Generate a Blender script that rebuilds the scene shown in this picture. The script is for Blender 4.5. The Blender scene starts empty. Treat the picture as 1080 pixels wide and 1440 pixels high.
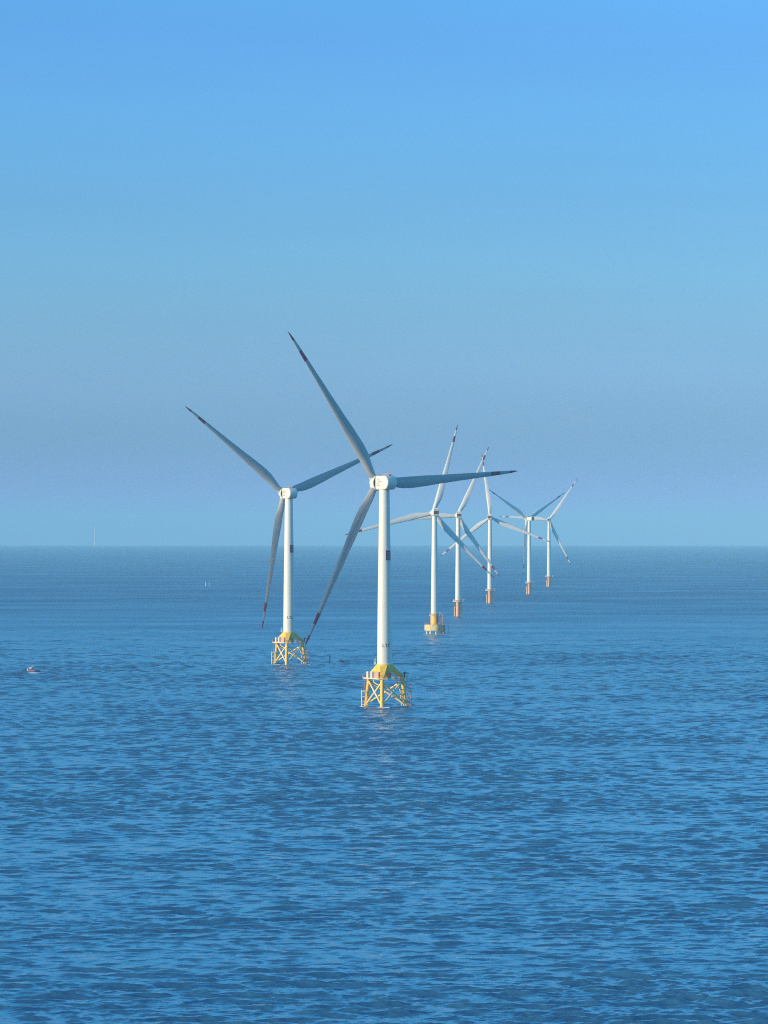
import bpy, bmesh, math, random
import numpy as np
from mathutils import Vector, Matrix

R = math.radians
S = bpy.context.scene
COL = S.collection

# ------------------------------------------------------------------ camera
CAM_H = 76.8                    # drone height over the sea, metres
RE = 7.433e6                    # earth radius with normal refraction: the sea really curves away
cam = bpy.data.objects.new('camera', bpy.data.cameras.new('camera'))
COL.objects.link(cam)
cam.location = (0, 0, CAM_H)
cam.rotation_euler = (R(90 + 0.191), 0, 0)
cam.data.sensor_fit = 'VERTICAL'
cam.data.sensor_height = 36
cam.data.lens = 150             # long lens: 6000 px focal length on the 1080 x 1440 frame
cam.data.clip_start = 1
cam.data.clip_end = 200000
S.camera = cam

# ------------------------------------------------------------------ sky, sun, exposure
SUN_AZ, SUN_EL = 241, 10        # clockwise from +Y; low sun at the left, slightly behind the camera
w = bpy.data.worlds.new('World')
S.world = w
w.use_nodes = True
nt = w.node_tree
bg = nt.nodes['Background']
sky = nt.nodes.new('ShaderNodeTexSky')
sky.sky_type = 'NISHITA'
sky.sun_disc = False
sky.sun_elevation = R(SUN_EL)
sky.sun_rotation = R(SUN_AZ)
sky.air_density = 1.0
sky.dust_density = 0.3
sky.ozone_density = 3.0
tc = nt.nodes.new('ShaderNodeTexCoord')
sep = nt.nodes.new('ShaderNodeSeparateXYZ')
nt.links.new(tc.outputs['Generated'], sep.inputs[0])
mr = nt.nodes.new('ShaderNodeMapRange')          # height over the horizon, 0..1 for sin(el) -0.02..0.6
mr.inputs[1].default_value = -0.02
mr.inputs[2].default_value = 0.60
nt.links.new(sep.outputs[2], mr.inputs[0])
ramp = nt.nodes.new('ShaderNodeValToRGB')
ramp.color_ramp.interpolation = 'B_SPLINE'
def el(deg): return (math.sin(R(deg)) + 0.02) / 0.62
SKY_TINT = [(-1.1, (0.6, 0.95, 3.4)),
            (0, (0.6, 0.95, 3.4)),
            (0.86, (0.346, 0.71, 1.744)),
            (1.81, (0.467, 0.757, 1.696)),
            (2.77, (0.478, 0.801, 1.44)),
            (3.72, (0.476, 0.858, 1.476)),
            (4.68, (0.435, 0.798, 1.366)),
            (5.63, (0.463, 0.917, 1.542)),
            (6.97, (0.416, 0.743, 1.398)),
            (10, (0.54, 1.45, 1.8)),
            (20, (0.9, 3.2, 3.75)),
            (36, (0.62, 1.35, 1.75))]
cr = ramp.color_ramp
while len(cr.elements) < len(SKY_TINT): cr.elements.new(0.5)
for e, (p, c) in zip(cr.elements, SKY_TINT):
    e.position = el(p)
    e.color = (*[x / 6 for x in c], 1)
nt.links.new(mr.outputs[0], ramp.inputs[0])
mul = nt.nodes.new('ShaderNodeMix')
mul.data_type = 'RGBA'
mul.blend_type = 'MULTIPLY'
mul.inputs[0].default_value = 1
nt.links.new(sky.outputs[0], mul.inputs[6])
x4 = nt.nodes.new('ShaderNodeVectorMath')
x4.operation = 'SCALE'
x4.inputs['Scale'].default_value = 6
nt.links.new(ramp.outputs[0], x4.inputs[0])
nt.links.new(x4.outputs[0], mul.inputs[7])
smap = nt.nodes.new('ShaderNodeMapping')         # very faint uneven haze streaks lying level in the sky
smap.inputs['Scale'].default_value = (2.5, 2.5, 26)
nt.links.new(tc.outputs['Generated'], smap.inputs[0])
sn = nt.nodes.new('ShaderNodeTexNoise')
sn.inputs['Scale'].default_value = 2.2
sn.inputs['Detail'].default_value = 5
nt.links.new(smap.outputs[0], sn.inputs['Vector'])
sr = nt.nodes.new('ShaderNodeMapRange')
for q, v in zip((1, 2, 3, 4), (0.3, 0.7, 0.975, 1.03)): sr.inputs[q].default_value = v
nt.links.new(sn.outputs[0], sr.inputs[0])
sv = nt.nodes.new('ShaderNodeVectorMath')
sv.operation = 'SCALE'
nt.links.new(mul.outputs[2], sv.inputs[0])
nt.links.new(sr.outputs[0], sv.inputs['Scale'])
nt.links.new(sv.outputs[0], bg.inputs[0])
bg.inputs[1].default_value = 0.15

sun = bpy.data.objects.new('sun', bpy.data.lights.new('sun', 'SUN'))
COL.objects.link(sun)
sun.data.energy = 5.0
sun.data.angle = R(0.5)
sun.data.color = (1.0, 0.79, 0.47)
sd = Vector((math.sin(R(SUN_AZ)) * math.cos(R(SUN_EL)), math.cos(R(SUN_AZ)) * math.cos(R(SUN_EL)), math.sin(R(SUN_EL))))
sun.rotation_euler = sd.to_track_quat('Z', 'Y').to_euler()
sun.location = (-300, -150, 400)

S.view_settings.view_transform = 'Standard'
S.view_settings.look = 'None'
S.view_settings.exposure = 0
S.view_settings.gamma = 1
S.render.engine = 'CYCLES'
S.cycles.filter_width = 1.05
S.cycles.use_denoising = False      # the denoiser smears the fine ripples

# ------------------------------------------------------------------ materials
def mat(name, col, rough=0.5, var=0.12, scale=0.4, dirt=None, dirt_amt=0.0, metal=0.0):
    """painted surface: base colour broken up by soft grime noise and, optionally, rust or streaks"""
    m = bpy.data.materials.new(name)
    m.use_nodes = True
    n, l = m.node_tree.nodes, m.node_tree.links
    b = n['Principled BSDF']
    b.inputs['Roughness'].default_value = rough
    b.inputs['Metallic'].default_value = metal
    t = n.new('ShaderNodeTexCoord')
    mp = n.new('ShaderNodeMapping')
    mp.inputs['Scale'].default_value = (1, 1, 0.25)
    l.new(t.outputs['Object'], mp.inputs[0])
    no = n.new('ShaderNodeTexNoise')
    no.inputs['Scale'].default_value = scale
    no.inputs['Detail'].default_value = 6
    l.new(mp.outputs[0], no.inputs['Vector'])
    r = n.new('ShaderNodeValToRGB')
    r.color_ramp.elements[0].position = 0.3
    r.color_ramp.elements[0].color = (*[c * (1 - var) for c in col], 1)
    r.color_ramp.elements[1].position = 0.7
    r.color_ramp.elements[1].color = (*col, 1)
    l.new(no.outputs[0], r.inputs[0])
    out = r.outputs[0]
    if dirt:
        no2 = n.new('ShaderNodeTexNoise')
        no2.inputs['Scale'].default_value = scale * 3
        no2.inputs['Detail'].default_value = 8
        l.new(mp.outputs[0], no2.inputs['Vector'])
        r2 = n.new('ShaderNodeValToRGB')
        r2.color_ramp.elements[0].position = 0.48
        r2.color_ramp.elements[0].color = (0, 0, 0, 1)
        r2.color_ramp.elements[1].position = 0.62
        r2.color_ramp.elements[1].color = (dirt_amt,) * 3 + (1,)
        l.new(no2.outputs[0], r2.inputs[0])
        mx = n.new('ShaderNodeMix')
        mx.data_type = 'RGBA'
        l.new(r2.outputs[0], mx.inputs[0])
        l.new(out, mx.inputs[6])
        mx.inputs[7].default_value = (*dirt, 1)
        out = mx.outputs[2]
    l.new(out, b.inputs['Base Color'])
    return m

M = {}
M['white'] = mat('white_paint', (0.78, 0.735, 0.62), 0.45, 0.06, 0.25)
M['blade'] = mat('shaded_blade_gelcoat', (0.36, 0.36, 0.35), 0.4, 0.06, 0.15)  # near turbines: shade on the blades' visible side is put into this darker colour
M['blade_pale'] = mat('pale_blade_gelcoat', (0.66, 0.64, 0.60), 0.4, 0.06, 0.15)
M['red'] = mat('red_paint', (0.22, 0.014, 0.05), 0.45, 0.15)
M['yellow'] = mat('yellow_paint', (1.0, 0.57, 0.06), 0.5, 0.12, 0.6, (0.50, 0.24, 0.05), 0.25)
M['cream'] = mat('pale_and_sunlit_yellow_paint', (0.97, 0.73, 0.33), 0.5, 0.1, 0.8, (0.55, 0.32, 0.14), 0.2)  # pale fittings; on the braces, sun glare on yellow paint put into the colour
M['orange'] = mat('orange_paint', (0.78, 0.34, 0.09), 0.55, 0.2, 0.5, (0.22, 0.08, 0.03), 0.6)
M['salmon'] = mat('weathered_orange_paint', (0.90, 0.50, 0.27), 0.6, 0.12, 0.45, (0.45, 0.20, 0.10), 0.5)
M['pinkish'] = mat('primer_red_steel', (0.58, 0.28, 0.20), 0.55, 0.2, 0.8)
M['dark'] = mat('dark_seam', (0.05, 0.05, 0.055), 0.6, 0.2)
M['maroon'] = mat('maroon_louvre', (0.26, 0.06, 0.06), 0.6, 0.2)
M['purple'] = mat('dark_sign_paint', (0.09, 0.008, 0.07), 0.5, 0.1)
M['signline'] = mat('sign_stripe_paint', (0.55, 0.30, 0.36), 0.5, 0.1)
M['letter'] = mat('letter_paint', (0.20, 0.08, 0.07), 0.5, 0.1)
M['emblem'] = mat('emblem_grey', (0.34, 0.32, 0.24), 0.5, 0.1)
M['crate'] = mat('cabinet_white', (0.78, 0.74, 0.64), 0.5, 0.12, 0.8)
M['cratepink'] = mat('cabinet_pink', (0.66, 0.42, 0.34), 0.5, 0.12, 0.8)
M['steel'] = mat('galvanised_steel', (0.50, 0.50, 0.48), 0.45, 0.15, 1.0, metal=0.3)
M['cap'] = mat('cap_concrete_paint', (0.86, 0.66, 0.27), 0.65, 0.2, 0.5, (0.30, 0.16, 0.08), 0.45)
M['pile'] = mat('pile_steel', (0.62, 0.58, 0.52), 0.6, 0.25, 0.6, (0.15, 0.08, 0.05), 0.5)
M['navy'] = mat('navy_hull_paint', (0.02, 0.035, 0.10), 0.45, 0.2)
M['hullred'] = mat('maroon_hull_paint', (0.16, 0.035, 0.06), 0.45, 0.2)
M['lilac'] = mat('pale_gunwale_paint', (0.42, 0.30, 0.44), 0.5, 0.1)
M['boatwhite'] = mat('boat_white_paint', (0.62, 0.62, 0.62), 0.4, 0.06)
M['black'] = mat('tarred_steel', (0.025, 0.03, 0.04), 0.6, 0.2)
M['paleblue'] = mat('pale_marker_paint', (0.60, 0.64, 0.68), 0.5, 0.1)

# ------------------------------------------------------------------ mesh helper
class MB:
    def __init__(s): s.v, s.f, s.mi = [], [], []
    def add(s, vs, fs, mi=0):
        o = len(s.v)
        s.v += [tuple(v) for v in vs]
        s.f += [tuple(i + o for i in f) for f in fs]
        s.mi += [mi] * len(fs)
        return s
    def loft(s, rings, cap=True, mi=0, mis=None):
        n = len(rings[0])
        vs = [p for r in rings for p in r]
        for k in range(len(rings) - 1):
            pass
        fs, ms = [], []
        for k in range(len(rings) - 1):
            for i in range(n):
                j = (i + 1) % n
                fs.append((k * n + i, k * n + j, (k + 1) * n + j, (k + 1) * n + i))
                ms.append(mis[k] if mis else mi)
        if cap:
            fs.append(tuple(range(n))[::-1]); ms.append(mis[0] if mis else mi)
            fs.append(tuple((len(rings) - 1) * n + i for i in range(n))); ms.append(mis[-1] if mis else mi)
        o = len(s.v)
        s.v += [tuple(v) for v in vs]
        s.f += [tuple(i + o for i in f) for f in fs]
        s.mi += ms
        return s
    def tube(s, a, b, r0, r1=None, n=12, mi=0):
        a, b = Vector(a), Vector(b)
        r1 = r0 if r1 is None else r1
        d = (b - a).normalized()
        u = d.orthogonal().normalized()
        v = d.cross(u)
        rings = [[p + (u * math.cos(t) + v * math.sin(t)) * r for t in [2 * math.pi * i / n for i in range(n)]]
                 for p, r in ((a, r0), (b, r1))]
        return s.loft(rings, True, mi)
    def path(s, pts, r, n=8):
        for a, b in zip(pts[:-1], pts[1:]): s.tube(a, b, r, n=n)
        return s
    def lathe(s, prof, n=48, c=(0, 0)):
        rings = [[(c[0] + r * math.cos(2 * math.pi * i / n), c[1] + r * math.sin(2 * math.pi * i / n), z) for i in range(n)] for r, z in prof]
        return s.loft(rings)
    def box(s, c, d, rz=0.0, mi=0):
        x, y, z = d[0] / 2, d[1] / 2, d[2] / 2
        ca, sa = math.cos(rz), math.sin(rz)
        vs = [(c[0] + px * ca - py * sa, c[1] + px * sa + py * ca, c[2] + pz)
              for pz in (-z, z) for px, py in ((-x, -y), (x, -y), (x, y), (-x, y))]
        return s.add(vs, [(3, 2, 1, 0), (4, 5, 6, 7), (0, 1, 5, 4), (1, 2, 6, 5), (2, 3, 7, 6), (3, 0, 4, 7)], mi)
    def prism(s, poly, z0, z1):
        return s.loft([[(x, y, z0) for x, y in poly], [(x, y, z1) for x, y in poly]])
    def mesh(s, name, mats, smooth=False, bevel=0):
        me = bpy.data.meshes.new(name)
        me.from_pydata(s.v, [], s.f)
        for m in (mats if isinstance(mats, (list, tuple)) else [mats]): me.materials.append(m)
        me.polygons.foreach_set('material_index', s.mi)
        bm = bmesh.new()
        bm.from_mesh(me)
        bmesh.ops.recalc_face_normals(bm, faces=bm.faces)
        if bevel:
            bmesh.ops.bevel(bm, geom=bm.edges[:], offset=bevel, segments=2, affect='EDGES', profile=0.5)
        if smooth:
            for f in bm.faces: f.smooth = True
            for e in bm.edges:
                if len(e.link_faces) == 2 and e.calc_face_angle(0) > R(smooth): e.smooth = False
        bm.to_mesh(me)
        bm.free()
        return me

CACHE = {}
def cached(key, fn):
    if key not in CACHE: CACHE[key] = fn()
    return CACHE[key]

def link(name, me, parent=None, mw=None):
    o = bpy.data.objects.new(name, me)
    COL.objects.link(o)
    if parent: o.parent = parent
    if mw is not None: o.matrix_local = mw
    return o

def thing(o, label, cat, group=None):
    o['label'], o['category'] = label, cat
    if group: o['group'] = group
    return o

def drop(x, y): return -(x * x + y * y) / (2 * RE)
def place(px, Y):                       # bearing (photo column) and range -> point on the curved sea
    X = (px - 540) / 6000 * Y
    return Vector((X, Y, drop(X, Y)))

# ------------------------------------------------------------------ the sea: one curved sheet, real swell near the camera
LEGA = [-6.4, 113.6, -126.4]              # jacket leg azimuths, from the camera side to the right
def wet_spots():
    out = []
    for px, Y in ((540.6, 1819), (405.8, 2375)):
        p = place(px, Y)
        out += [(p.x + 9.8 * math.sin(R(a)), p.y - 9.8 * math.cos(R(a)), 0.8, 4.5) for a in LEGA]
    for px, Y in ((644.3, 3680), (689.0, 4337), (744.3, 4929), (772.0, 5569)):
        p = place(px, Y)
        out.append((p.x, p.y, 3.0, 5.0))
    p = place(611.0, 3060)
    out.append((p.x, p.y, 6.5, 5.0))
    p = place(47.6, 2245)
    out.append((p.x, p.y, 2.2, 3.0))
    return out

def build_sea():
    rng = np.random.default_rng(11)
    dth = R(0.027)
    fine = np.arange(-R(8.2), R(8.2) + dth / 2, dth)
    coarse_n = 170
    coarse = np.linspace(R(8.2), 2 * math.pi - R(8.2), coarse_n + 2)[1:-1]
    th = np.concatenate([fine, coarse])
    rs = [1.0, 40, 120, 240, 360, 460, 540]
    r = 560.0
    while r < 42000:
        rs.append(r)
        r *= 1.0005 if r < 2400 else 1.0005 + 0.0020 * min(1, (r - 2400) / 3200) if r < 5600 else 1.0025 + 0.01 * min(1, (r - 5600) / 8000)
    rs = np.array(rs)
    nr, nth = len(rs), len(th)
    RR, TT = np.meshgrid(rs, th, indexing='ij')
    X = RR * np.sin(TT)
    Y = RR * np.cos(TT)
    Z0 = -(RR ** 2) / (2 * RE)
    dr = np.gradient(rs)[:, None]
    dcol = np.gradient(th)
    dcol[len(fine):] = R(2.0)
    sp = np.maximum(dr, RR * dcol[None, :] * 0.8)     # local mesh spacing: waves finer than it are left out
    DL = np.zeros((int((rs < 9000).sum()), nth))
    DX, DY, DZ = np.zeros_like(X), np.zeros_like(X), np.zeros_like(X)
    nw = 160
    lam = np.exp(rng.uniform(math.log(0.8), math.log(15), nw))
    ang = R(-97) + rng.normal(0, 1, nw) * np.radians(np.clip(44 - 2.2 * lam, 22, 44))         # heading: mostly towards the camera
    ph = rng.uniform(0, 2 * math.pi, nw)
    rough = rs < 9000
    k9 = int(rough.sum())
    # slowly varying gust patches
    g = np.zeros((k9, nth))
    for lm, a, p in zip((170, 260, 410, 120, 600, 330), R(1) * np.array([-80, -60, -120, -95, -40, 10]), (0.3, 2.1, 4.4, 1.0, 5.2, 3.3)):
        kk = 2 * math.pi / lm
        g += np.sin(kk * (math.cos(a) * X[:k9] + math.sin(a) * Y[:k9]) + p)
    gust = np.clip(1.0 + 0.11 * g, 0.5, 1.5)
    for L, a, p in zip(lam, ang, ph):
        k = 2 * math.pi / L
        steep = 0.0222 * (0.95 if L < 3 else 1.4 if L < 9 else 0.9) * rng.uniform(0.6, 1.4)
        A = steep / k
        att = np.clip((L / sp[:k9] - 2.0) / 1.5, 0, 1) * (gust if L < 12 else 1)
        q = k * (math.cos(a) * X[:k9] + math.sin(a) * Y[:k9]) + p
        s, c = np.sin(q), np.cos(q)
        DZ[:k9] += A * att * c
        if L > 3: DL += A * att * c
        DX[:k9] -= 0.7 * A * att * math.cos(a) * s
        DY[:k9] -= 0.7 * A * att * math.sin(a) * s
    # wind-driven seas lean forward: steep faces towards the camera, long flat backs
    DY[:k9] -= 0.9 * np.maximum(DL, -0.3)
    co = np.stack([X + DX, Y + DY, Z0 + DZ], -1).reshape(-1, 3).astype(np.float32)
    i = np.arange(nr - 1)[:, None] * nth
    j = np.arange(nth)[None, :]
    j2 = (j + 1) % nth
    quads = np.stack([i + j, i + nth + j, i + nth + j2, i + j2], -1).reshape(-1, 4).astype(np.int32)
    # winding: theta runs clockwise seen from above
    quads = quads[:, ::1]
    me = bpy.data.meshes.new('water')
    me.vertices.add(len(co))
    me.vertices.foreach_set('co', co.ravel())
    nf = len(quads)
    cap = np.arange(nth)[::1].astype(np.int32)
    me.loops.add(nf * 4 + nth)
    me.loops.foreach_set('vertex_index', np.concatenate([quads.ravel(), cap]))
    me.polygons.add(nf + 1)
    me.polygons.foreach_set('loop_start', np.concatenate([np.arange(nf) * 4, [nf * 4]]).astype(np.int32))
    me.update(calc_edges=True)
    bad = me.polygons[nf // 3].normal.z < 0
    if bad: me.flip_normals()
    me.polygons.foreach_set('use_smooth', np.ones(nf + 1, bool))
    me.update()
    # broken white water where the swell meets legs, columns and hulls
    wash = np.zeros(len(co), np.float32)
    for (x, y, rad, wide) in wet_spots():
        d = np.hypot((co[:, 0] - x - 0.6), (co[:, 1] - y) * 0.75) - rad
        wash = np.maximum(wash, np.clip(1 - d / wide, 0, 1))
    at = me.attributes.new('wash', 'FLOAT', 'POINT')
    at.data.foreach_set('value', wash)
    m = bpy.data.materials.new('sea_water')
    m.use_nodes = True
    n, l = m.node_tree.nodes, m.node_tree.links
    b = n['Principled BSDF']
    b.inputs['Base Color'].default_value = (0.026, 0.115, 0.22, 1)
    b.inputs['IOR'].default_value = 1.333
    t = n.new('ShaderNodeTexCoord')
    mp = n.new('ShaderNodeMapping')
    mp.inputs['Scale'].default_value = (0.68, 1.0, 1.0)
    mp.inputs['Rotation'].default_value = (0, 0, R(-8))
    l.new(t.outputs['Object'], mp.inputs[0])
    def noise(scale, detail, rough):
        q = n.new('ShaderNodeTexNoise')
        q.inputs['Scale'].default_value = scale
        q.inputs['Detail'].default_value = detail
        q.inputs['Roughness'].default_value = rough
        l.new(mp.outputs[0], q.inputs['Vector'])
        return q
    # waves too small for the sheet at that range: rougher gloss farther out, patches of gust and slick
    ln = n.new('ShaderNodeVectorMath'); ln.operation = 'LENGTH'
    l.new(t.outputs['Object'], ln.inputs[0])
    far = n.new('ShaderNodeMapRange')
    for q, v in zip((1, 2, 3, 4), (700, 5000, 0.04, 0.46)): far.inputs[q].default_value = v
    far.interpolation_type = 'SMOOTHSTEP'
    l.new(ln.outputs['Value'], far.inputs[0])
    paw = noise(0.006, 4, 0.6)
    pw = n.new('ShaderNodeMapRange')
    for q, v in zip((1, 2, 3, 4), (0.35, 0.65, 0.75, 1.25)): pw.inputs[q].default_value = v
    l.new(paw.outputs[0], pw.inputs[0])
    pm = n.new('ShaderNodeMath'); pm.operation = 'MULTIPLY'
    l.new(far.outputs[0], pm.inputs[0]); l.new(pw.outputs[0], pm.inputs[1])
    l.new(pm.outputs[0], b.inputs['Roughness'])
    n0 = noise(2.0, 4, 0.6)
    bu0 = n.new('ShaderNodeBump')
    bu0.inputs['Strength'].default_value = 1.0
    bu0.inputs['Distance'].default_value = 0.055
    l.new(n0.outputs[0], bu0.inputs['Height'])
    n1 = noise(0.75, 3, 0.5)
    bu = n.new('ShaderNodeBump')
    bu.inputs['Strength'].default_value = 1.0
    bu.inputs['Distance'].default_value = 0.11
    l.new(n1.outputs[0], bu.inputs['Height'])
    l.new(bu0.outputs[0], bu.inputs['Normal'])
    mp2 = n.new('ShaderNodeMapping')
    mp2.inputs['Scale'].default_value = (0.8, 1.0, 1.0)
    mp2.inputs['Rotation'].default_value = (0, 0, R(7))
    l.new(t.outputs['Object'], mp2.inputs[0])
    n3 = noise(0.035, 4, 0.62)
    l.new(mp2.outputs[0], n3.inputs['Vector'])
    bu2 = n.new('ShaderNodeBump')
    bu2.inputs['Strength'].default_value = 1.0
    bu2.inputs['Distance'].default_value = 3.2
    l.new(n3.outputs[0], bu2.inputs['Height'])
    l.new(bu.outputs[0], bu2.inputs['Normal'])
    l.new(bu2.outputs[0], b.inputs['Normal'])
    # sparse whitecaps: small flecks of foam where two noises peak together
    f1 = noise(0.30, 3, 0.6)
    f2 = noise(0.012, 2, 0.5)
    ma = n.new('ShaderNodeMath'); ma.operation = 'MULTIPLY_ADD'
    l.new(f2.outputs[0], ma.inputs[0]); ma.inputs[1].default_value = 0.35
    l.new(f1.outputs[0], ma.inputs[2])
    wa = n.new('ShaderNodeAttribute'); wa.attribute_name = 'wash'
    wn = n.new('ShaderNodeMath'); wn.operation = 'MULTIPLY_ADD'
    l.new(wa.outputs['Fac'], wn.inputs[0]); wn.inputs[1].default_value = 0.6
    l.new(ma.outputs[0], wn.inputs[2])
    rp = n.new('ShaderNodeValToRGB')
    rp.color_ramp.elements[0].position = 0.93
    rp.color_ramp.elements[1].position = 0.99
    l.new(wn.outputs[0], rp.inputs[0])
    foam = n.new('ShaderNodeBsdfDiffuse')
    foam.inputs[0].default_value = (0.7, 0.72, 0.74, 1)
    ms = n.new('ShaderNodeMixShader')
    l.new(rp.outputs[0], ms.inputs[0])
    l.new(b.outputs[0], ms.inputs[1])
    l.new(foam.outputs[0], ms.inputs[2])
    l.new(ms.outputs[0], n['Material Output'].inputs['Surface'])
    me.materials.append(m)
    o = link('water', me)
    o['kind'] = 'structure'
build_sea()

# ------------------------------------------------------------------ turbine parts
def blade_mesh(L, band, m):
    """blade along +X, leading edge towards +Z, upwind side +Y"""
    ch = [(0.0, 3.0), (0.04, 3.0), (0.10, 3.9), (0.17, 4.9), (0.23, 5.2), (0.32, 4.75), (0.45, 3.8), (0.6, 2.95), (0.75, 2.2), (0.88, 1.55), (0.95, 1.1), (0.985, 0.6), (1.0, 0.15)]
    k = L / 77.0
    def chord(u):
        for (a, ca), (b, cb) in zip(ch[:-1], ch[1:]):
            if u <= b:
                t = (u - a) / (b - a)
                t = t * t * (3 - 2 * t) * 0.5 + t * 0.5
                return (ca + (cb - ca) * t) * (0.35 + 0.65 * k)
        return ch[-1][1]
    st = sorted(set([1.2 + (L - 1.2) * i / 44 for i in range(45)] + [L - b for b in band] + [L - 0.8, L - 0.3]))
    n = 28
    rings, mis = [], []
    for q, r in enumerate(st):
        u = r / L
        c = chord(u)
        wc = min(1, max(0, (u - 0.03) / 0.15)); wc = wc * wc * (3 - 2 * wc)
        tc_ = 1.0 + (0.20 - 1.0) * min(1, max(0, (u - 0.03) / 0.30)) ** 0.55
        tw = R(17) * (1 - min(1, u / 0.85)) ** 1.6 + R(2)
        pre = 2.2 * k * u ** 2.2
        ring = []
        for i in range(n):
            a = 2 * math.pi * i / n
            x = 0.5 * (1 - math.cos(a))                      # 0 leading .. 1 trailing
            sgn = 1 if a < math.pi else -1
            yt = 5 * 0.2 * (0.2969 * math.sqrt(max(x, 0)) - 0.126 * x - 0.3516 * x * x + 0.2843 * x ** 3 - 0.1015 * x ** 4) / 0.2
            yt *= tc_
            cam_ = 0.04 * 4 * x * (1 - x)
            ya = sgn * yt * (1.0 if sgn < 0 else 0.8) - cam_
            za = 0.30 - x
            yc, zc = 0.5 * math.sin(a), 0.5 * math.cos(a)
            yy = (yc * (1 - wc) + ya * wc) * c
            zz = (zc * (1 - wc) + za * wc) * c
            ct, s_ = math.cos(tw), math.sin(tw)
            ring.append((r, yy * ct + zz * s_ + pre, zz * ct - yy * s_))
        rings.append(ring)
        if q: 
            mid = L - 0.5 * (st[q] + st[q - 1])
            mis.append(1 if mid < band[0] or band[1] < mid < band[2] else 0)
    return MB().loft(rings, True, mis=mis).mesh('blade', [m, M['red']], smooth=50)

def rbox_ring(y, hw, zlo, zhi, rad, n=8):
    """rounded rectangle in the XZ plane at y"""
    pts = []
    rad = min(rad, hw * 0.98, (zhi - zlo) * 0.49)
    for cx, cz, a0 in ((hw - rad, zhi - rad, 0), (-hw + rad, zhi - rad, 90), (-hw + rad, zlo + rad, 180), (hw - rad, zlo + rad, 270)):
        for i in range(n + 1):
            a = R(a0 + 90 * i / n)
            pts.append((cx + rad * math.cos(a), y, cz + rad * math.sin(a)))
    return pts

def nacelle_round():
    """flat flanks, drum-shaped rear: the side outline carried across the width with softened edges"""
    W, Y0, Y1, H, RR_, RF = 2.5, 3.5, -6.1, 3.0, 2.95, 1.3
    out = []
    for cy, cz, a0, r in ((Y0 - RF, H - RF, 0, RF), (Y1 + RR_, H - RR_, 90, RR_), (Y1 + RR_, -H + RR_, 180, RR_), (Y0 - RF, -H + RF, 270, RF)):
        for i in range(11):
            a = R(a0 + 9 * i)
            out.append((cy + r * math.cos(a), cz + r * math.sin(a)))
    def ring(x, k):
        cy = (Y0 + Y1) / 2
        return [(x, cy + (y - cy) * (1 - k / 4.8), z * (1 - k / 3.0)) for y, z in out]
    prof = [(-W, 0.55), (-W + 0.03, 0.32), (-W + 0.14, 0.14), (-W + 0.32, 0.03), (-W + 0.6, 0)]
    rings = [ring(x, k) for x, k in prof] + [ring(-x, k) for x, k in prof[::-1]]
    return MB().loft(rings).mesh('nacelle', M['white'], smooth=40)

def nacelle_box():
    rings = []
    for y, f in ((2.6, 0.8), (2.3, 0.9), (1.6, 1.0), (-5.8, 1.0), (-6.3, 0.97), (-6.5, 0.9)):
        rings.append(rbox_ring(y, 2.1 * f, -2.1 * f, 2.2 * f, 0.7))
    return MB().loft(rings).mesh('nacelle', M['white'], smooth=40)

def vent_mesh():
    b = MB()
    b.box((0, -6.62, 0.25), (3.7, 0.24, 2.4), mi=1)
    for i in range(5): b.box((0, -6.79, -0.55 + i * 0.4), (3.5, 0.1, 0.26), mi=0)
    b.box((0, -6.8, 0.25), (0.22, 0.16, 2.1), mi=1)
    return b.mesh('vent', [M['maroon'], M['dark']])

def hood_mesh():
    b = MB()
    b.box((0, -5.9, 2.55), (3.9, 1.9, 0.7))
    b.box((0, -5.9, 3.2), (3.7, 0.25, 0.6))
    return b.mesh('cooler_hood', M['white'], bevel=0.06)

def generator_mesh(r, y0, y1):
    rings = []
    for y, rr in ((y0, r * 0.94), (y0 + 0.12, r), (y1 - 0.25, r), (y1, r * 0.93), (y1 + 0.25, r * 0.8)):
        rings.append([(rr * math.cos(2 * math.pi * i / 40), y, rr * math.sin(2 * math.pi * i / 40)) for i in range(40)])
    return MB().loft(rings).mesh('generator', M['white'], smooth=40)

def hub_mesh(k, y0):
    b = MB()
    rings = []
    for y, rr in ((y0 - 2.0, 2.5), (y0 - 1.4, 2.75), (y0 + 0.8, 2.75), (y0 + 1.8, 2.3), (y0 + 2.5, 1.5), (y0 + 2.85, 0.6), (y0 + 2.9, 0.1)):
        rr *= k
        rings.append([(rr * math.cos(2 * math.pi * i / 32), y, rr * math.sin(2 * math.pi * i / 32)) for i in range(32)])
    b.loft(rings)
    return b, y0

def hub_full(k, y0):
    b, _ = hub_mesh(k, y0)
    for t in (90, 210, 330):
        d = Vector((math.cos(R(t)), 0, math.sin(R(t))))
        b.tube(Vector((0, y0, 0)) + d * 0.9, Vector((0, y0, 0)) + d * 3.1 * k, 1.8 * k, n=24)
    return b.mesh('hub', M['white'], smooth=40)

def tower_mesh(z0, z1, r0, r1):
    b = MB()
    prof = []
    zs = [z0 + (z1 - z0) * t for t in (0, .33, .66, 1)]
    for i in range(len(zs)):
        r = r0 + (r1 - r0) * ((zs[i] - z0) / (z1 - z0)) ** 1.25
        if 0 < i < len(zs) - 1:
            prof += [(r, zs[i] - 0.16), (r + 0.045, zs[i] - 0.12), (r + 0.045, zs[i] + 0.12), (r - 0.01, zs[i] + 0.16)]
        elif i == 0:
            prof += [(r + 0.18, zs[0]), (r + 0.18, zs[0] + 0.3), (r, zs[0] + 0.35)]
        else:
            prof += [(r, zs[i])]
    return b.lathe(prof, 56).mesh('tower', M['white'], smooth=35)

def tower_r(z, z0, z1, r0, r1): return r0 + (r1 - r0) * ((z - z0) / (z1 - z0)) ** 1.25

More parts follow.
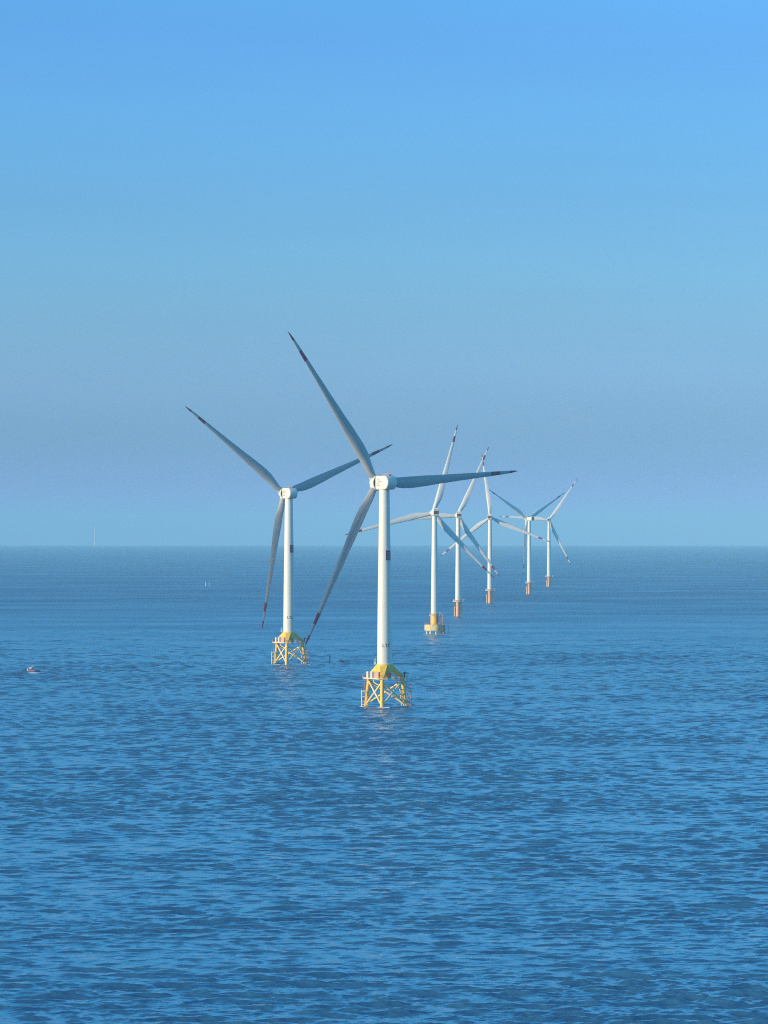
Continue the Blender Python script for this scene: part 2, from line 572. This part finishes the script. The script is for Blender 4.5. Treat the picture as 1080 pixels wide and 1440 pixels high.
def patch(b, a0, a1, z0, z1, rf, off, mi, n=10):
    """curved plate on the tower skin; azimuth measured from the camera side to the right"""
    o, i_ = [], []
    vs = []
    for z in (z0, z1):
        for d in (off, -0.05):
            for k in range(n + 1):
                a = R(a0 + (a1 - a0) * k / n)
                rr = rf(z) + d
                vs.append((rr * math.sin(a), -rr * math.cos(a), z))
    m = n + 1
    fs = []
    for k in range(n):
        fs += [(k, k + 1, 2 * m + k + 1, 2 * m + k), (k, k + 1, m + k + 1, m + k), (2 * m + k, 2 * m + k + 1, 3 * m + k + 1, 3 * m + k)]
    fs += [(0, m, 3 * m, 2 * m), (n, m + n, 3 * m + n, 2 * m + n)]
    b.add(vs, fs, mi)

GLYPH = {'L': ['100', '100', '100', '100', '111'], 'T': ['111', '010', '010', '010', '010'], 'E': ['111', '100', '110', '100', '111']}

def sign_mesh(rf, zc):
    b = MB()
    patch(b, 14, 96, zc - 2.1, zc + 2.1, rf, 0.03, 0)
    patch(b, 26, 29, zc - 1.7, zc + 1.7, rf, 0.04, 1)
    for k in range(4): patch(b, 34, 92, zc - 1.32 + k * 0.8, zc - 1.08 + k * 0.8, rf, 0.04, 1)
    return b.mesh('striped_sign', [M['purple'], M['signline']])

def letter_mesh(rf, z0, q):
    b = MB()
    h, wdeg = 0.29, 5.2
    for row, line in enumerate(GLYPH['LTE'[q]]):
        for colm, bit in enumerate(line):
            if bit == '1':
                a = -16 + q * 4.4 * wdeg + colm * wdeg
                patch(b, a, a + wdeg, z0 - (row + 1) * h, z0 - row * h, rf, 0.02, 0, n=2)
    return b.mesh('letter', M['letter'])

def emblem_mesh():
    """ring with a dot, a small mark and a line of tiny characters on the nacelle's left flank (x = -3)"""
    b = MB()
    X = -2.52
    def sq(y, z, dy, dz): b.box((X, y, z), (0.08, dy, dz))
    for i in range(36):
        a = 2 * math.pi * i / 36
        sq(1.0 + 0.95 * math.cos(a), 0.45 + 0.95 * math.sin(a), 0.2, 0.2)
    sq(1.0, 0.45, 0.42, 0.42)
    sq(1.0, 0.95, 0.08, 0.8)
    return b.mesh('logo', M['emblem'])

def mark_mesh():
    b = MB()
    b.box((-2.52, -1.15, 0.5), (0.08, 0.75, 0.45))
    b.box((-2.525, -1.15, 0.2), (0.08, 0.35, 0.3))
    return b.mesh('mark', M['emblem'])

def caption_mesh():
    b = MB()
    for k in range(5): b.box((-2.52, 1.9 - k * 0.5, -1.15), (0.08, 0.28, 0.36 if k % 2 else 0.24))
    b.box((-2.525, 0.9, -1.3), (0.08, 2.2, 0.08))
    return b.mesh('caption', M['emblem'])

def roof_kit(box=False):
    b = MB()
    z, y0, y1 = (2.2, -4.6, 1.0) if box else (3.0, -4.3, 0.3)
    for sx in (-0.9, 0.9):
        for i in range(6):
            y = y0 + (y1 - y0) * i / 5
            b.tube((sx, y, z - 0.1), (sx, y, z + 0.75), 0.05, n=6)
        for hz in (0.4, 0.75): b.tube((sx, y0, z + hz), (sx, y1, z + hz), 0.05, n=6)
    b.box((0.1, y0 + 0.6, z + 0.25), (1.0, 0.9, 0.6))
    b.tube((0.4, y0 + 0.1, z), (0.4, y0 + 0.1, z + 1.6), 0.06, n=6)
    b.tube((0.0, y0 + 0.1, z + 1.45), (0.8, y0 + 0.1, z + 1.45), 0.05, n=6)
    return b.mesh('roof_railing', M['pinkish'])

def rotor(root, zhub, yaw, theta, L, y_rot, key, cone=0.8, tilt=0.6):
    base = Matrix.Translation((0, 0, zhub)) @ Matrix.Rotation(R(yaw), 4, 'Z')
    tl = base @ Matrix.Rotation(R(tilt), 4, 'X')
    hub = link('hub', cached(key + 'hub', lambda: hub_full(1.0 if key == 'A' else 0.82, y_rot)), root,
               tl @ Matrix.Translation((0, y_rot, 0)) @ Matrix.Rotation(R(90 - theta), 4, 'Y') @ Matrix.Translation((0, -y_rot, 0)))
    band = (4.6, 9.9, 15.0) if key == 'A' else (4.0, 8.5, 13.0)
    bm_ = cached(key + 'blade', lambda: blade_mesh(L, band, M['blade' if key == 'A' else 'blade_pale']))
    for k in range(3):
        link('blade', bm_, root, tl @ Matrix.Translation((0, y_rot, 0)) @ Matrix.Rotation(R(-(theta + 120 * k)), 4, 'Y') @ Matrix.Rotation(R(cone), 4, 'Z'))
    return base

# ------------------------------------------------------------------ the two big turbines on three-legged jackets
def lp(a, r, z): return Vector((r * math.sin(R(a)), -r * math.cos(R(a)), z))
def leg_at(a, z): return lp(a, 9.85 + (8.25 - 9.85) * z / 12.2, z)

def leg_mesh(a):
    b = MB()
    b.tube(leg_at(a, -3), leg_at(a, 12.4), 0.82, 0.82, n=20)
    b.tube(leg_at(a, 11.2), leg_at(a, 12.9), 0.95, 0.95, n=20)
    b.tube(leg_at(a, 0.3), leg_at(a, 1.1), 0.86, 0.86, n=20)
    return b.mesh('leg', M['yellow'], smooth=40)

def brace_mesh(a, c):
    return MB().tube(leg_at(a, 0.9), leg_at(c, 11.0), 0.40, n=12).mesh('brace', M['cream'], smooth=40)

def tp_mesh():
    b = MB()
    b.lathe([(3.0, 14.6), (3.5, 15.0), (3.55, 17.2), (3.55, 18.0), (3.45, 18.25), (0.5, 18.25)], 24)
    for a in LEGA:
        rings = []
        for r, zt, zb, wd in ((1.5, 18.05, 15.0, 3.1), (3.2, 17.9, 15.2, 3.1), (5.4, 16.0, 14.0, 2.5), (7.6, 14.1, 12.2, 1.85), (8.9, 13.2, 12.0, 1.6)):
            t = Vector((math.cos(R(a)), math.sin(R(a)), 0)) * wd / 2
            p0, p1 = lp(a, r, zb), lp(a, r, zt)
            rings.append([p0 - t, p0 + t, p1 + t, p1 - t])
        b.loft(rings)
    return b.mesh('transition_piece', M['yellow'], smooth=25)

def deck_poly():
    l, f, r = lp(LEGA[2], 8.25, 0), lp(LEGA[0], 8.25, 0), lp(LEGA[1], 8.25, 0)
    return [(f.x + 2.4, f.y - 0.6), (f.x + 2.2, f.y + 3.2), (2.0, 1.0), (r.x + 0.4, r.y - 1.6), (r.x + 2.2, r.y + 0.2), (r.x + 1.2, r.y + 1.6), (2.0, 4.5), (l.x - 0.5, l.y + 2.2), (l.x - 2.7, l.y + 1.0), (l.x - 2.4, l.y - 2.0), (f.x - 1.6, f.y - 1.4)]

def deck_mesh():
    b = MB()
    b.prism(deck_poly(), 12.0, 12.45)
    return b.mesh('deck', M['cream'])

def railing_mesh(poly, z, h=1.15, skip=()):
    b = MB()
    n = len(poly)
    for i in range(n):
        if i in skip: continue
        a, c = Vector((*poly[i], z)), Vector((*poly[(i + 1) % n], z))
        m = max(1, int((c - a).length / 1.5))
        for k in range(m + 1):
            p = a.lerp(c, k / m)
            b.tube(p, p + Vector((0, 0, h)), 0.055, n=6)
        for hz in (h, h * 0.55): b.tube(a + Vector((0, 0, hz)), c + Vector((0, 0, hz)), 0.05, n=6)
    return b.mesh('railing', M['orange'])

def landing_mesh(x, y, s):
    """boat landing: two fender tubes, rungs, and stand-offs to the leg"""
    b = MB()
    for dy in (-0.8, 0.9):
        b.tube((x, y + dy, -1.5), (x, y + dy, 7.0), 0.2, n=10)
        b.tube((x - s * 1.7, y + dy, 0.2), (x - s * 1.5, y + dy, 6.6), 0.13, n=8)
        for z in (0.8, 2.2, 4.3, 6.4): b.tube((x, y + dy, z), (x - s * 2.6, y + dy, z), 0.12, n=8)
    for k in range(14): b.tube((x - s * 0.25, y - 0.4, 0.4 + k * 0.48), (x - s * 0.25, y + 0.5, 0.4 + k * 0.48), 0.05, n=6)
    for z in (0.5, 3.2, 6.4): b.tube((x, y - 0.8, z), (x, y + 0.9, z), 0.1, n=8)
    return b

def landing_left(): 
    p = leg_at(LEGA[2], 4)
    b = landing_mesh(p.x - 2.2, p.y - 0.6, -1)
    b.box((p.x - 1.3, p.y - 0.6, 6.75), (2.2, 2.2, 0.18))
    return b.mesh('boat_landing', M['cream'], smooth=40)
def landing_right():
    p = leg_at(LEGA[1], 4)
    b = landing_mesh(p.x + 2.8, p.y + 0.3, 1)
    b.tube((p.x + 2.7, p.y - 0.5, 6.9), (p.x + 2.5, p.y - 0.5, 10.2), 0.09, n=8)
    return b.mesh('boat_landing', M['pinkish'], smooth=40)

def ladder_mesh(a, off):
    b = MB()
    p0, p1 = leg_at(a, 6.8) + off, leg_at(a, 12.9) + off
    for dy in (-0.35, 0.35): b.tube(p0 + Vector((0, dy, 0)), p1 + Vector((0, dy, 0)), 0.07, n=6)
    for k in range(13):
        p = p0.lerp(p1, (k + 0.5) / 13)
        b.tube(p - Vector((0, .35, 0)), p + Vector((0, .35, 0)), 0.04, n=6)
    for k in range(5):          # safety cage hoops
        p = p0.lerp(p1, 0.25 + k * 0.17)
        hoop = [p + Vector((math.copysign(1, off.x) * 0.75 * math.sin(t), 0.45 * math.cos(t), 0)) for t in [math.pi * i / 6 for i in range(7)]]
        b.path(hoop, 0.04, 5)
    return b.mesh('ladder', M['pinkish'])

def cabinet_mesh(m, d):
    b = MB()
    b.box((0, 0, d[2] / 2), d)
    b.box((0, -d[1] / 2 - 0.03, d[2] / 2), (d[0] * 0.42, 0.06, d[2] * 0.8))
    b.box((0, 0, d[2] + 0.06), (d[0] * 1.06, d[1] * 1.06, 0.12))
    return b.mesh('cabinet', m)

def crane_mesh(p, s=1.0):
    b = MB()
    b.tube(p, p + Vector((0, 0, 1.9 * s)), 0.24, n=10)
    b.box(p + Vector((0, 0, 2.0 * s)), (0.9, 0.9, 0.7))
    b.tube(p + Vector((0, 0, 2.2 * s)), p + Vector((1.9 * s, 0.4, 1.5 * s)), 0.16, 0.1, n=8)
    return b.mesh('crane', M['black'])

def davit_mesh(x, y, z):
    b = MB()
    b.tube((x, y, z), (x, y, z + 2.6), 0.13, n=8)
    b.tube((x, y, z + 2.6), (x - 0.75, y - 0.3, z + 1.6), 0.1, n=8)
    b.box((x - 0.2, y, z + 0.6), (0.9, 0.8, 1.1))
    return b.mesh('davit', M['boatwhite'])

def cable_tube_mesh():
    b = MB()
    pts = [(5.0, 4.2, 12.0), (5.0, 3.6, 9.4), (5.9, 3.0, 8.4), (6.7, 2.6, 7.0), (7.0, 2.4, 5.0), (7.4, 2.4, -2)]
    return b.path(pts, 0.17, 8).mesh('cable_tube', M['cream'], smooth=40)

def pipe_mesh():
    b = MB()
    b.path([(-4.5, -0.6, 12.1), (-4.5, -0.6, 10.6), (-4.0, -1.2, 10.2), (-0.6, -5.2, 8.3)], 0.2, 8)
    return b.mesh('cable_tube', M['cream'], smooth=40)

ZH_A, LA = 95.6, 77.0
def jacket_turbine(px, Y, yaw, theta, label, letters):
    root = bpy.data.objects.new('wind_turbine', None)
    COL.objects.link(root)
    root.location = place(px, Y)
    thing(root, label, 'wind turbine', 'offshore wind turbines')
    args = (18.25, 92.7, 3.14, 2.2)
    rf = lambda z: tower_r(z, *args)
    tw = link('tower', cached('A_tower', lambda: tower_mesh(*args)), root)
    link('striped_sign', cached('A_sign', lambda: sign_mesh(rf, 64.6)), tw)
    for q in range(3): link('letter', cached('A_letter%d' % q, lambda: letter_mesh(rf, 27.0, q)), tw)
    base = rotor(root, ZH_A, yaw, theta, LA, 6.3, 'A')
    nac = link('nacelle', cached('A_nac', nacelle_round), root, base)
    link('logo', cached('A_emblem', emblem_mesh), nac)
    link('mark', cached('A_mark', mark_mesh), nac)
    link('caption', cached('A_caption', caption_mesh), nac)
    link('roof_railing', cached('A_roof', roof_kit), nac)
    link('seam_ring', cached('A_seam', lambda: MB().loft([[(3.1 * math.cos(2 * math.pi * i / 40), y, 3.1 * math.sin(2 * math.pi * i / 40)) for i in range(40)] for y in (3.52, 3.76)]).mesh('seam_ring', M['dark'], smooth=40)), nac)
    link('generator', cached('A_gen', lambda: generator_mesh(3.3, 3.72, 5.0)), root, base)
    for a in LEGA: link('leg', cached('A_leg%g' % a, lambda: leg_mesh(a)), root)
    for i in range(3):
        for a, c in ((LEGA[i], LEGA[(i + 1) % 3]), (LEGA[(i + 1) % 3], LEGA[i])):
            link('brace', cached('A_br%g_%g' % (a, c), lambda: brace_mesh(a, c)), root)
    link('transition_piece', cached('A_tp', tp_mesh), root)
    dk = link('deck', cached('A_deck', deck_mesh), root)
    link('railing', cached('A_rail', lambda: railing_mesh(deck_poly(), 12.45, skip=(9,))), dk)
    for key, m, d, p, rz in (('c1', 'crate', (1.5, 1.5, 2.5), (-6.7, 1.6, 12.45), -66), ('c2', 'crate', (1.4, 1.5, 2.6), (-5.0, -1.5, 12.45), -66),
                             ('c3', 'cratepink', (1.9, 1.6, 2.6), (-3.2, -4.2, 12.45), -20), ('c4', 'orange', (2.0, 1.6, 2.0), (1.6, -3.6, 12.45), 10)):
        link('cabinet', cached('A_' + key, lambda: cabinet_mesh(M[m], d)), root, Matrix.Translation(p) @ Matrix.Rotation(R(rz), 4, 'Z'))
    link('boat_landing', cached('A_bl', landing_left), root)
    link('boat_landing', cached('A_br', landing_right), root)
    link('ladder', cached('A_ll', lambda: ladder_mesh(LEGA[2], Vector((-1.5, -0.4, 0)))), root)
    link('ladder', cached('A_lr', lambda: ladder_mesh(LEGA[1], Vector((1.6, 0.2, 0)))), root)
    link('crane', cached('A_crane', lambda: crane_mesh(lp(LEGA[1], 9.4, 12.45))), root)
    link('davit', cached('A_davit', lambda: davit_mesh(-3.9, -0.6, 18.1)), root)
    link('cable_tube', cached('A_ct', cable_tube_mesh), root)
    link('cable_tube', cached('A_ct2', pipe_mesh), root)
    return root

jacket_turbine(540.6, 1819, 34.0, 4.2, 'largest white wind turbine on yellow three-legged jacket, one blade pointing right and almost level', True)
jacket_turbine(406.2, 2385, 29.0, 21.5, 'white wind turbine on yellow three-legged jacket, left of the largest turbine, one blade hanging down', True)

# ------------------------------------------------------------------ the far row
ZH_B, LB = 87.0, 66.0
def small_turbine_top(root, yaw, theta, z0):
    args = (z0, 84.6, 2.62, 1.75)
    link('tower', cached('B_tower%g' % z0, lambda: tower_mesh(*args)), root)
    base = rotor(root, ZH_B, yaw, theta, LB, 5.0, 'B')
    nac = link('nacelle', cached('B_nac', nacelle_box), root, base)
    link('vent', cached('B_vent', vent_mesh), nac)
    link('cooler_hood', cached('B_hood', hood_mesh), nac)

def ring_poly(r, n=14): return [(r * math.cos(2 * math.pi * i / n), r * math.sin(2 * math.pi * i / n)) for i in range(n)]

def cap_platform():
    prof = [(6.7, 2.4), (7.2, 2.7), (7.2, 6.7), (7.0, 6.95), (1.0, 6.95)]
    return MB().lathe(prof, 40).mesh('pile_cap', M['cap'], smooth=40)

def column_mesh(z0, z1, r, m):
    b = MB().lathe([(r, z0), (r, z1 - 1.3), (r + 0.12, z1 - 1.2), (r + 0.12, z1 - 0.9), (r, z1 - 0.8), (r, z1)], 40)
    return b.mesh('foundation_column', m, smooth=40)

def collar_deck(z, r):
    b = MB().lathe([(2.4, z - 0.25), (r, z - 0.25), (r, z), (2.4, z)], 28)
    return b.mesh('deck', M['crate'])

def stair_tower(x, y, z0, z1):
    b = MB()
    for dx, dy in ((-0.9, -0.9), (0.9, -0.9), (0.9, 0.9), (-0.9, 0.9)): b.tube((x + dx, y + dy, z0), (x + dx, y + dy, z1), 0.16, n=8)
    k, z = 0, z0
    while z < z1 - 1:
        s = 1 if k % 2 else -1
        b.box((x, y - 0.95, z + 0.6), (1.9, 0.08, 0.1))
        b.box((x + 0.95, y, z + 0.6), (0.08, 1.9, 0.1))
        b.tube((x - 0.9 * s, y - 0.9, z), (x + 0.9 * s, y - 0.9, z + 1.2), 0.1, n=6)
        z += 1.2; k += 1
    return b.mesh('stair_tower', M['pinkish'])

def fenders(r, z0, z1, angs, m):
    b = MB()
    for a in angs:
        p, q = lp(a, r + 0.35, z0), lp(a, r + 0.35, z1)
        b.tube(p, q, 0.17, n=8)
        for t in (0.1, 0.5, 0.9):
            c = p.lerp(q, t)
            b.tube(c, lp(a, r - 0.1, c.z), 0.11, n=6)
    return b

def ladder_b(r, z0, z1, a):
    b = fenders(r, z0, z1, (a - 7, a + 7), None)
    n = int((z1 - z0) / 0.5)
    for k in range(n):
        z = z0 + 0.5 * k + 0.2
        b.tube(lp(a - 7, r + 0.35, z), lp(a + 7, r + 0.35, z), 0.05, n=6)
    return b.mesh('ladder', M['maroon'])

def small_davit(a, r, z):
    b = MB()
    p = lp(a, r, z)
    b.tube(p, p + Vector((0, 0, 1.9)), 0.2, n=8)
    t = lp(a, r + 1.7, z + 1.2)
    b.tube(p + Vector((0, 0, 1.9)), t, 0.16, n=8)
    b.box((p.x, p.y, z + 0.5), (0.9, 0.9, 0.9))
    return b.mesh('davit', M['boatwhite'])

def cap_turbine(px, Y, yaw, theta, label):
    root = bpy.data.objects.new('wind_turbine', None)
    COL.objects.link(root)
    root.location = place(px, Y)
    thing(root, label, 'wind turbine', 'offshore wind turbines')
    small_turbine_top(root, yaw, theta, 14.6)
    cap = link('pile_cap', cap_platform(), root)
    link('railing', railing_mesh(ring_poly(7.0, 16), 6.95, 1.2), cap)
    pm = MB().tube((0, 0, -3), (0, 0, 2.5), 0.7, n=14).mesh('pile', M['pile'], smooth=40)
    for k in range(9):
        a = R(40 * k + 12)
        link('pile', pm, root, Matrix.Translation((5.7 * math.sin(a), -5.7 * math.cos(a), 0)))
    link('foundation_column', column_mesh(6.9, 14.6, 2.85, M['yellow']), root)
    d = link('deck', collar_deck(13.7, 3.9), root)
    link('railing', railing_mesh(ring_poly(3.8), 13.7, 1.1), d)
    link('stair_tower', stair_tower(4.9, -0.6, 6.95, 14.5), root)
    link('davit', small_davit(75, 3.5, 13.7), root)
    link('ladder', ladder_b(7.2, -1, 7.6, 24), root)
    link('ladder', ladder_b(2.9, 6.9, 13.6, 35), root)
    b = fenders(7.2, -1.5, 6.6, (48, 58, 68, 78, 92), None)
    for z in (0.5, 5.5): b.path([lp(a, 7.55, z) for a in range(48, 93, 4)], 0.09, 6)
    link('boat_landing', b.mesh('boat_landing', M['pinkish']), root)
    p = MB().tube((9.9, 0.5, -2), (9.9, 0.5, 6.4), 0.16, n=8).tube((9.9, 0.5, 5.8), (7.0, 0.4, 5.8), 0.1, n=6).tube((9.9, 0.5, 1.5), (7.0, 0.4, 3.0), 0.1, n=6)
    link('fender_post', p.mesh('fender_post', M['pile']), root)

def mono_turbine(px, Y, yaw, theta, label):
    root = bpy.data.objects.new('wind_turbine', None)
    COL.objects.link(root)
    root.location = place(px, Y)
    thing(root, label, 'wind turbine', 'offshore wind turbines')
    small_turbine_top(root, yaw, theta, 14.0)
    link('foundation_column', cached('mono_col', lambda: column_mesh(-3, 14.0, 3.0, M['salmon'])), root)
    link('splash_band', cached('mono_band', lambda: MB().lathe([(3.0, -1), (3.05, -1), (3.05, 0.7), (3.0, 0.7)], 40).mesh('splash_band', M['pile'], smooth=40)), root)
    d = link('deck', cached('mono_deck', lambda: collar_deck(12.9, 4.7)), root)
    link('railing', cached('mono_rail', lambda: railing_mesh(ring_poly(4.6), 12.9, 1.2)), d)
    link('ladder', cached('mono_lad', lambda: ladder_b(3.0, -1, 12.8, 8)), root)
    link('ladder', cached('mono_lad2', lambda: ladder_b(3.0, -1, 12.8, -52)), root)
    for q, ang in enumerate(((-84, -70), (60, 78))):
        def landing():
            b = fenders(3.1, -1.5, 8.5, ang, None)
            for z in (0.6, 3.0, 5.6, 8.2): b.tube(lp(ang[0], 3.45, z), lp(ang[1], 3.45, z), 0.09, n=6)
            return b.mesh('boat_landing', M['cream'])
        link('boat_landing', cached('mono_bl%d' % q, landing), root)
    link('davit', cached('mono_dav', lambda: small_davit(80, 4.2, 12.9)), root)
    link('cabinet', cached('mono_cab', lambda: cabinet_mesh(M['crate'], (1.2, 1.0, 1.5))), root, Matrix.Translation((-3.9, -0.6, 12.9)))

cap_turbine(611.0, 3060, 10, 74, 'white wind turbine standing on a round yellow pile cap over short piles')
mono_turbine(644.3, 3680, 6, 65.2, 'white wind turbine on rusty orange column, next behind the one on the round pile cap')
mono_turbine(689.0, 4337, -5, 97.8, 'white wind turbine on rusty orange column with one blade standing almost upright')
mono_turbine(744.3, 4929, 36, 28, 'white wind turbine on orange column, two shaded blades spread in an upright V')
mono_turbine(772.0, 5569, -4, 56, 'smallest sharp white wind turbine on orange column, last at the right of the far row')

# faint turbine at the horizon
def far_turbine():
    root = bpy.data.objects.new('wind_turbine', None)
    COL.objects.link(root)
    root.location = place(133, 25000)
    thing(root, 'faint hazy wind turbine alone on the horizon far to the left', 'wind turbine', 'offshore wind turbines')
    link('tower', tower_mesh(0, 118, 4.0, 2.6), root)
    base = Matrix.Translation((0, 0, 120)) @ Matrix.Rotation(R(84), 4, 'Z')
    link('nacelle', cached('A_nac', nacelle_round), root, base)
    link('hub', cached('Ahub', lambda: hub_full(1.0, 6.3)), root, base)
    for k in range(3):
        link('blade', CACHE['Ablade'], root, base @ Matrix.Translation((0, 6.3, 0)) @ Matrix.Rotation(R(-(40 + 120 * k)), 4, 'Y'))
far_turbine()

# ------------------------------------------------------------------ boats and buoys
def hull_mesh(L, B, H, m_hull, m_bow, bow=0.55):
    """hull along +X, bow at +X; the forward part takes the second colour"""
    b = MB()
    st = [0, 0.08, 0.2, 0.35, 0.5, bow, 0.7, 0.82, 0.92, 0.97, 1.0]
    rings, mis = [], []
    for q, u in enumerate(st):
        x = (u - 0.5) * L
        wd = B / 2 * (0.85 + 0.15 * min(1, u * 4)) * (1 - max(0, (u - 0.45) / 0.55) ** 2.2 * 0.97)
        sh = H * (0.9 + 0.1 * (1 - u) + 0.55 * max(0, u - 0.4) ** 1.6)
        rings.append([(x, -wd, sh), (x, -wd * 0.92, sh * 0.45), (x, -wd * 0.55, -0.35), (x, 0, -0.5), (x, wd * 0.55, -0.35), (x, wd * 0.92, sh * 0.45), (x, wd, sh), (x, wd * 0.85, sh - 0.12), (x, -wd * 0.85, sh - 0.12)])
        if q: mis.append(0 if 0.5 * (u + st[q - 1]) < bow else 1)
    return b.loft(rings, True, mis=mis).mesh('hull', [m_hull, m_bow], smooth=35)

def fishing_boat():
    t = bpy.data.objects.new('fishing_boat', None)
    COL.objects.link(t)
    t.location = place(47.8, 2245) + Vector((0, 0, 0.3))
    t.rotation_euler = (0, 0, R(-8))
    thing(t, 'small maroon and navy fishing boat with white cabin roof, alone at the far left', 'boat')
    hull = link('hull', hull_mesh(6.9, 2.4, 1.0, M['hullred'], M['navy'], 0.6), t)
    b = MB()
    for s in (-1, 1): b.box((-1.35, s * 1.12, 0.78), (3.5, 0.28, 0.4))
    b.box((-3.35, 0, 0.85), (0.3, 2.1, 0.5))
    link('gunwale', b.mesh('gunwale', M['lilac']), hull)
    cb = MB().box((-1.5, 0, 1.6), (2.0, 1.5, 1.6))
    cab = link('cabin', cb.mesh('cabin', M['hullred'], bevel=0.06), t)
    for q, (c, d) in enumerate((((-1.72, -0.76, 1.9), (1.0, 0.05, 0.5)), ((-1.72, 0.76, 1.9), (1.0, 0.05, 0.5)), ((-0.48, 0, 1.9), (0.05, 1.1, 0.55)))):
        link('window', MB().box(c, d).mesh('window', M['boatwhite']), cab)
    link('cabin_roof', MB().box((-1.75, 0, 2.6), (1.9, 1.9, 0.38)).mesh('cabin_roof', M['boatwhite'], bevel=0.06), cab)
    eng = MB().box((-3.3, 0, 1.35), (0.75, 1.1, 0.95)).tube((-3.5, 0, 1.0), (-3.6, 0, -0.4), 0.15, n=8)
    link('outboard_motor', eng.mesh('outboard_motor', M['boatwhite'], bevel=0.04), t)
    link('mast', MB().tube((-0.9, 0, 2.4), (-0.9, 0, 4.2), 0.06, n=6).mesh('mast', M['steel']), t)
fishing_boat()

def motorboat():
    t = bpy.data.objects.new('motorboat', None)
    COL.objects.link(t)
    t.location = place(479.3, 2420) + Vector((0, 0, 0.25))
    t.rotation_euler = (0, 0, R(165))
    thing(t, 'tiny dark motorboat between the two yellow jackets, beside the dark pole', 'boat')
    link('hull', hull_mesh(3.4, 1.6, 0.75, M['navy'], M['navy']), t)
    link('cabin', MB().loft([[(-0.9, -0.6, 0.6), (0.8, -0.55, 0.6), (0.8, 0.55, 0.6), (-0.9, 0.6, 0.6)], [(-0.5, -0.4, 1.7), (0.3, -0.4, 1.7), (0.3, 0.4, 1.7), (-0.5, 0.4, 1.7)]]).mesh('cabin', M['black']), t)
motorboat()

def spar(px, Y, h, r, m, label, cat, base=True):
    t = bpy.data.objects.new('spar_buoy', None)
    COL.objects.link(t)
    t.location = place(px, Y)
    thing(t, label, cat)
    link('pole', MB().lathe([(r, -1.5), (r, h * 0.8), (r * 0.75, h * 0.82), (r * 0.75, h)], 14).mesh('pole', m, smooth=40), t)
    if base:
        link('float', MB().lathe([(r * 1.1, -0.4), (r * 2.1, -0.1), (r * 2.1, h * 0.14), (r * 1.1, h * 0.2)], 16).mesh('float', m, smooth=40), t)
    return t
spar(463.6, 2415, 4.6, 0.42, M['black'], 'dark upright marker pole in the sea between the two yellow jackets', 'marker pole', False)
spar(289.4, 5660, 5.6, 0.42, M['paleblue'], 'brighter of two tiny pale marker poles far out on the left', 'marker pole')
spar(294.2, 5660, 4.4, 0.3, M['paleblue'], 'fainter of two tiny pale marker poles far out on the left', 'marker pole')

# ------------------------------------------------------------------ sea haze
hz = MB().box((0, 0, (180 - 122) / 2), (86000, 86000, 302)).mesh('haze', [])
hm = bpy.data.materials.new('haze_air')
hm.use_nodes = True
hn, hl = hm.node_tree.nodes, hm.node_tree.links
hn.remove(hn['Principled BSDF'])
pv = hn.new('ShaderNodeVolumePrincipled')
pv.inputs['Color'].default_value = (0.385, 0.76, 1.0, 1)
pv.inputs['Density'].default_value = 6.0e-5
pv.inputs['Anisotropy'].default_value = -0.25
hl.new(pv.outputs[0], hn['Material Output'].inputs['Volume'])
hz.materials.append(hm)
ho = link('haze', hz)
ho['kind'] = 'stuff'
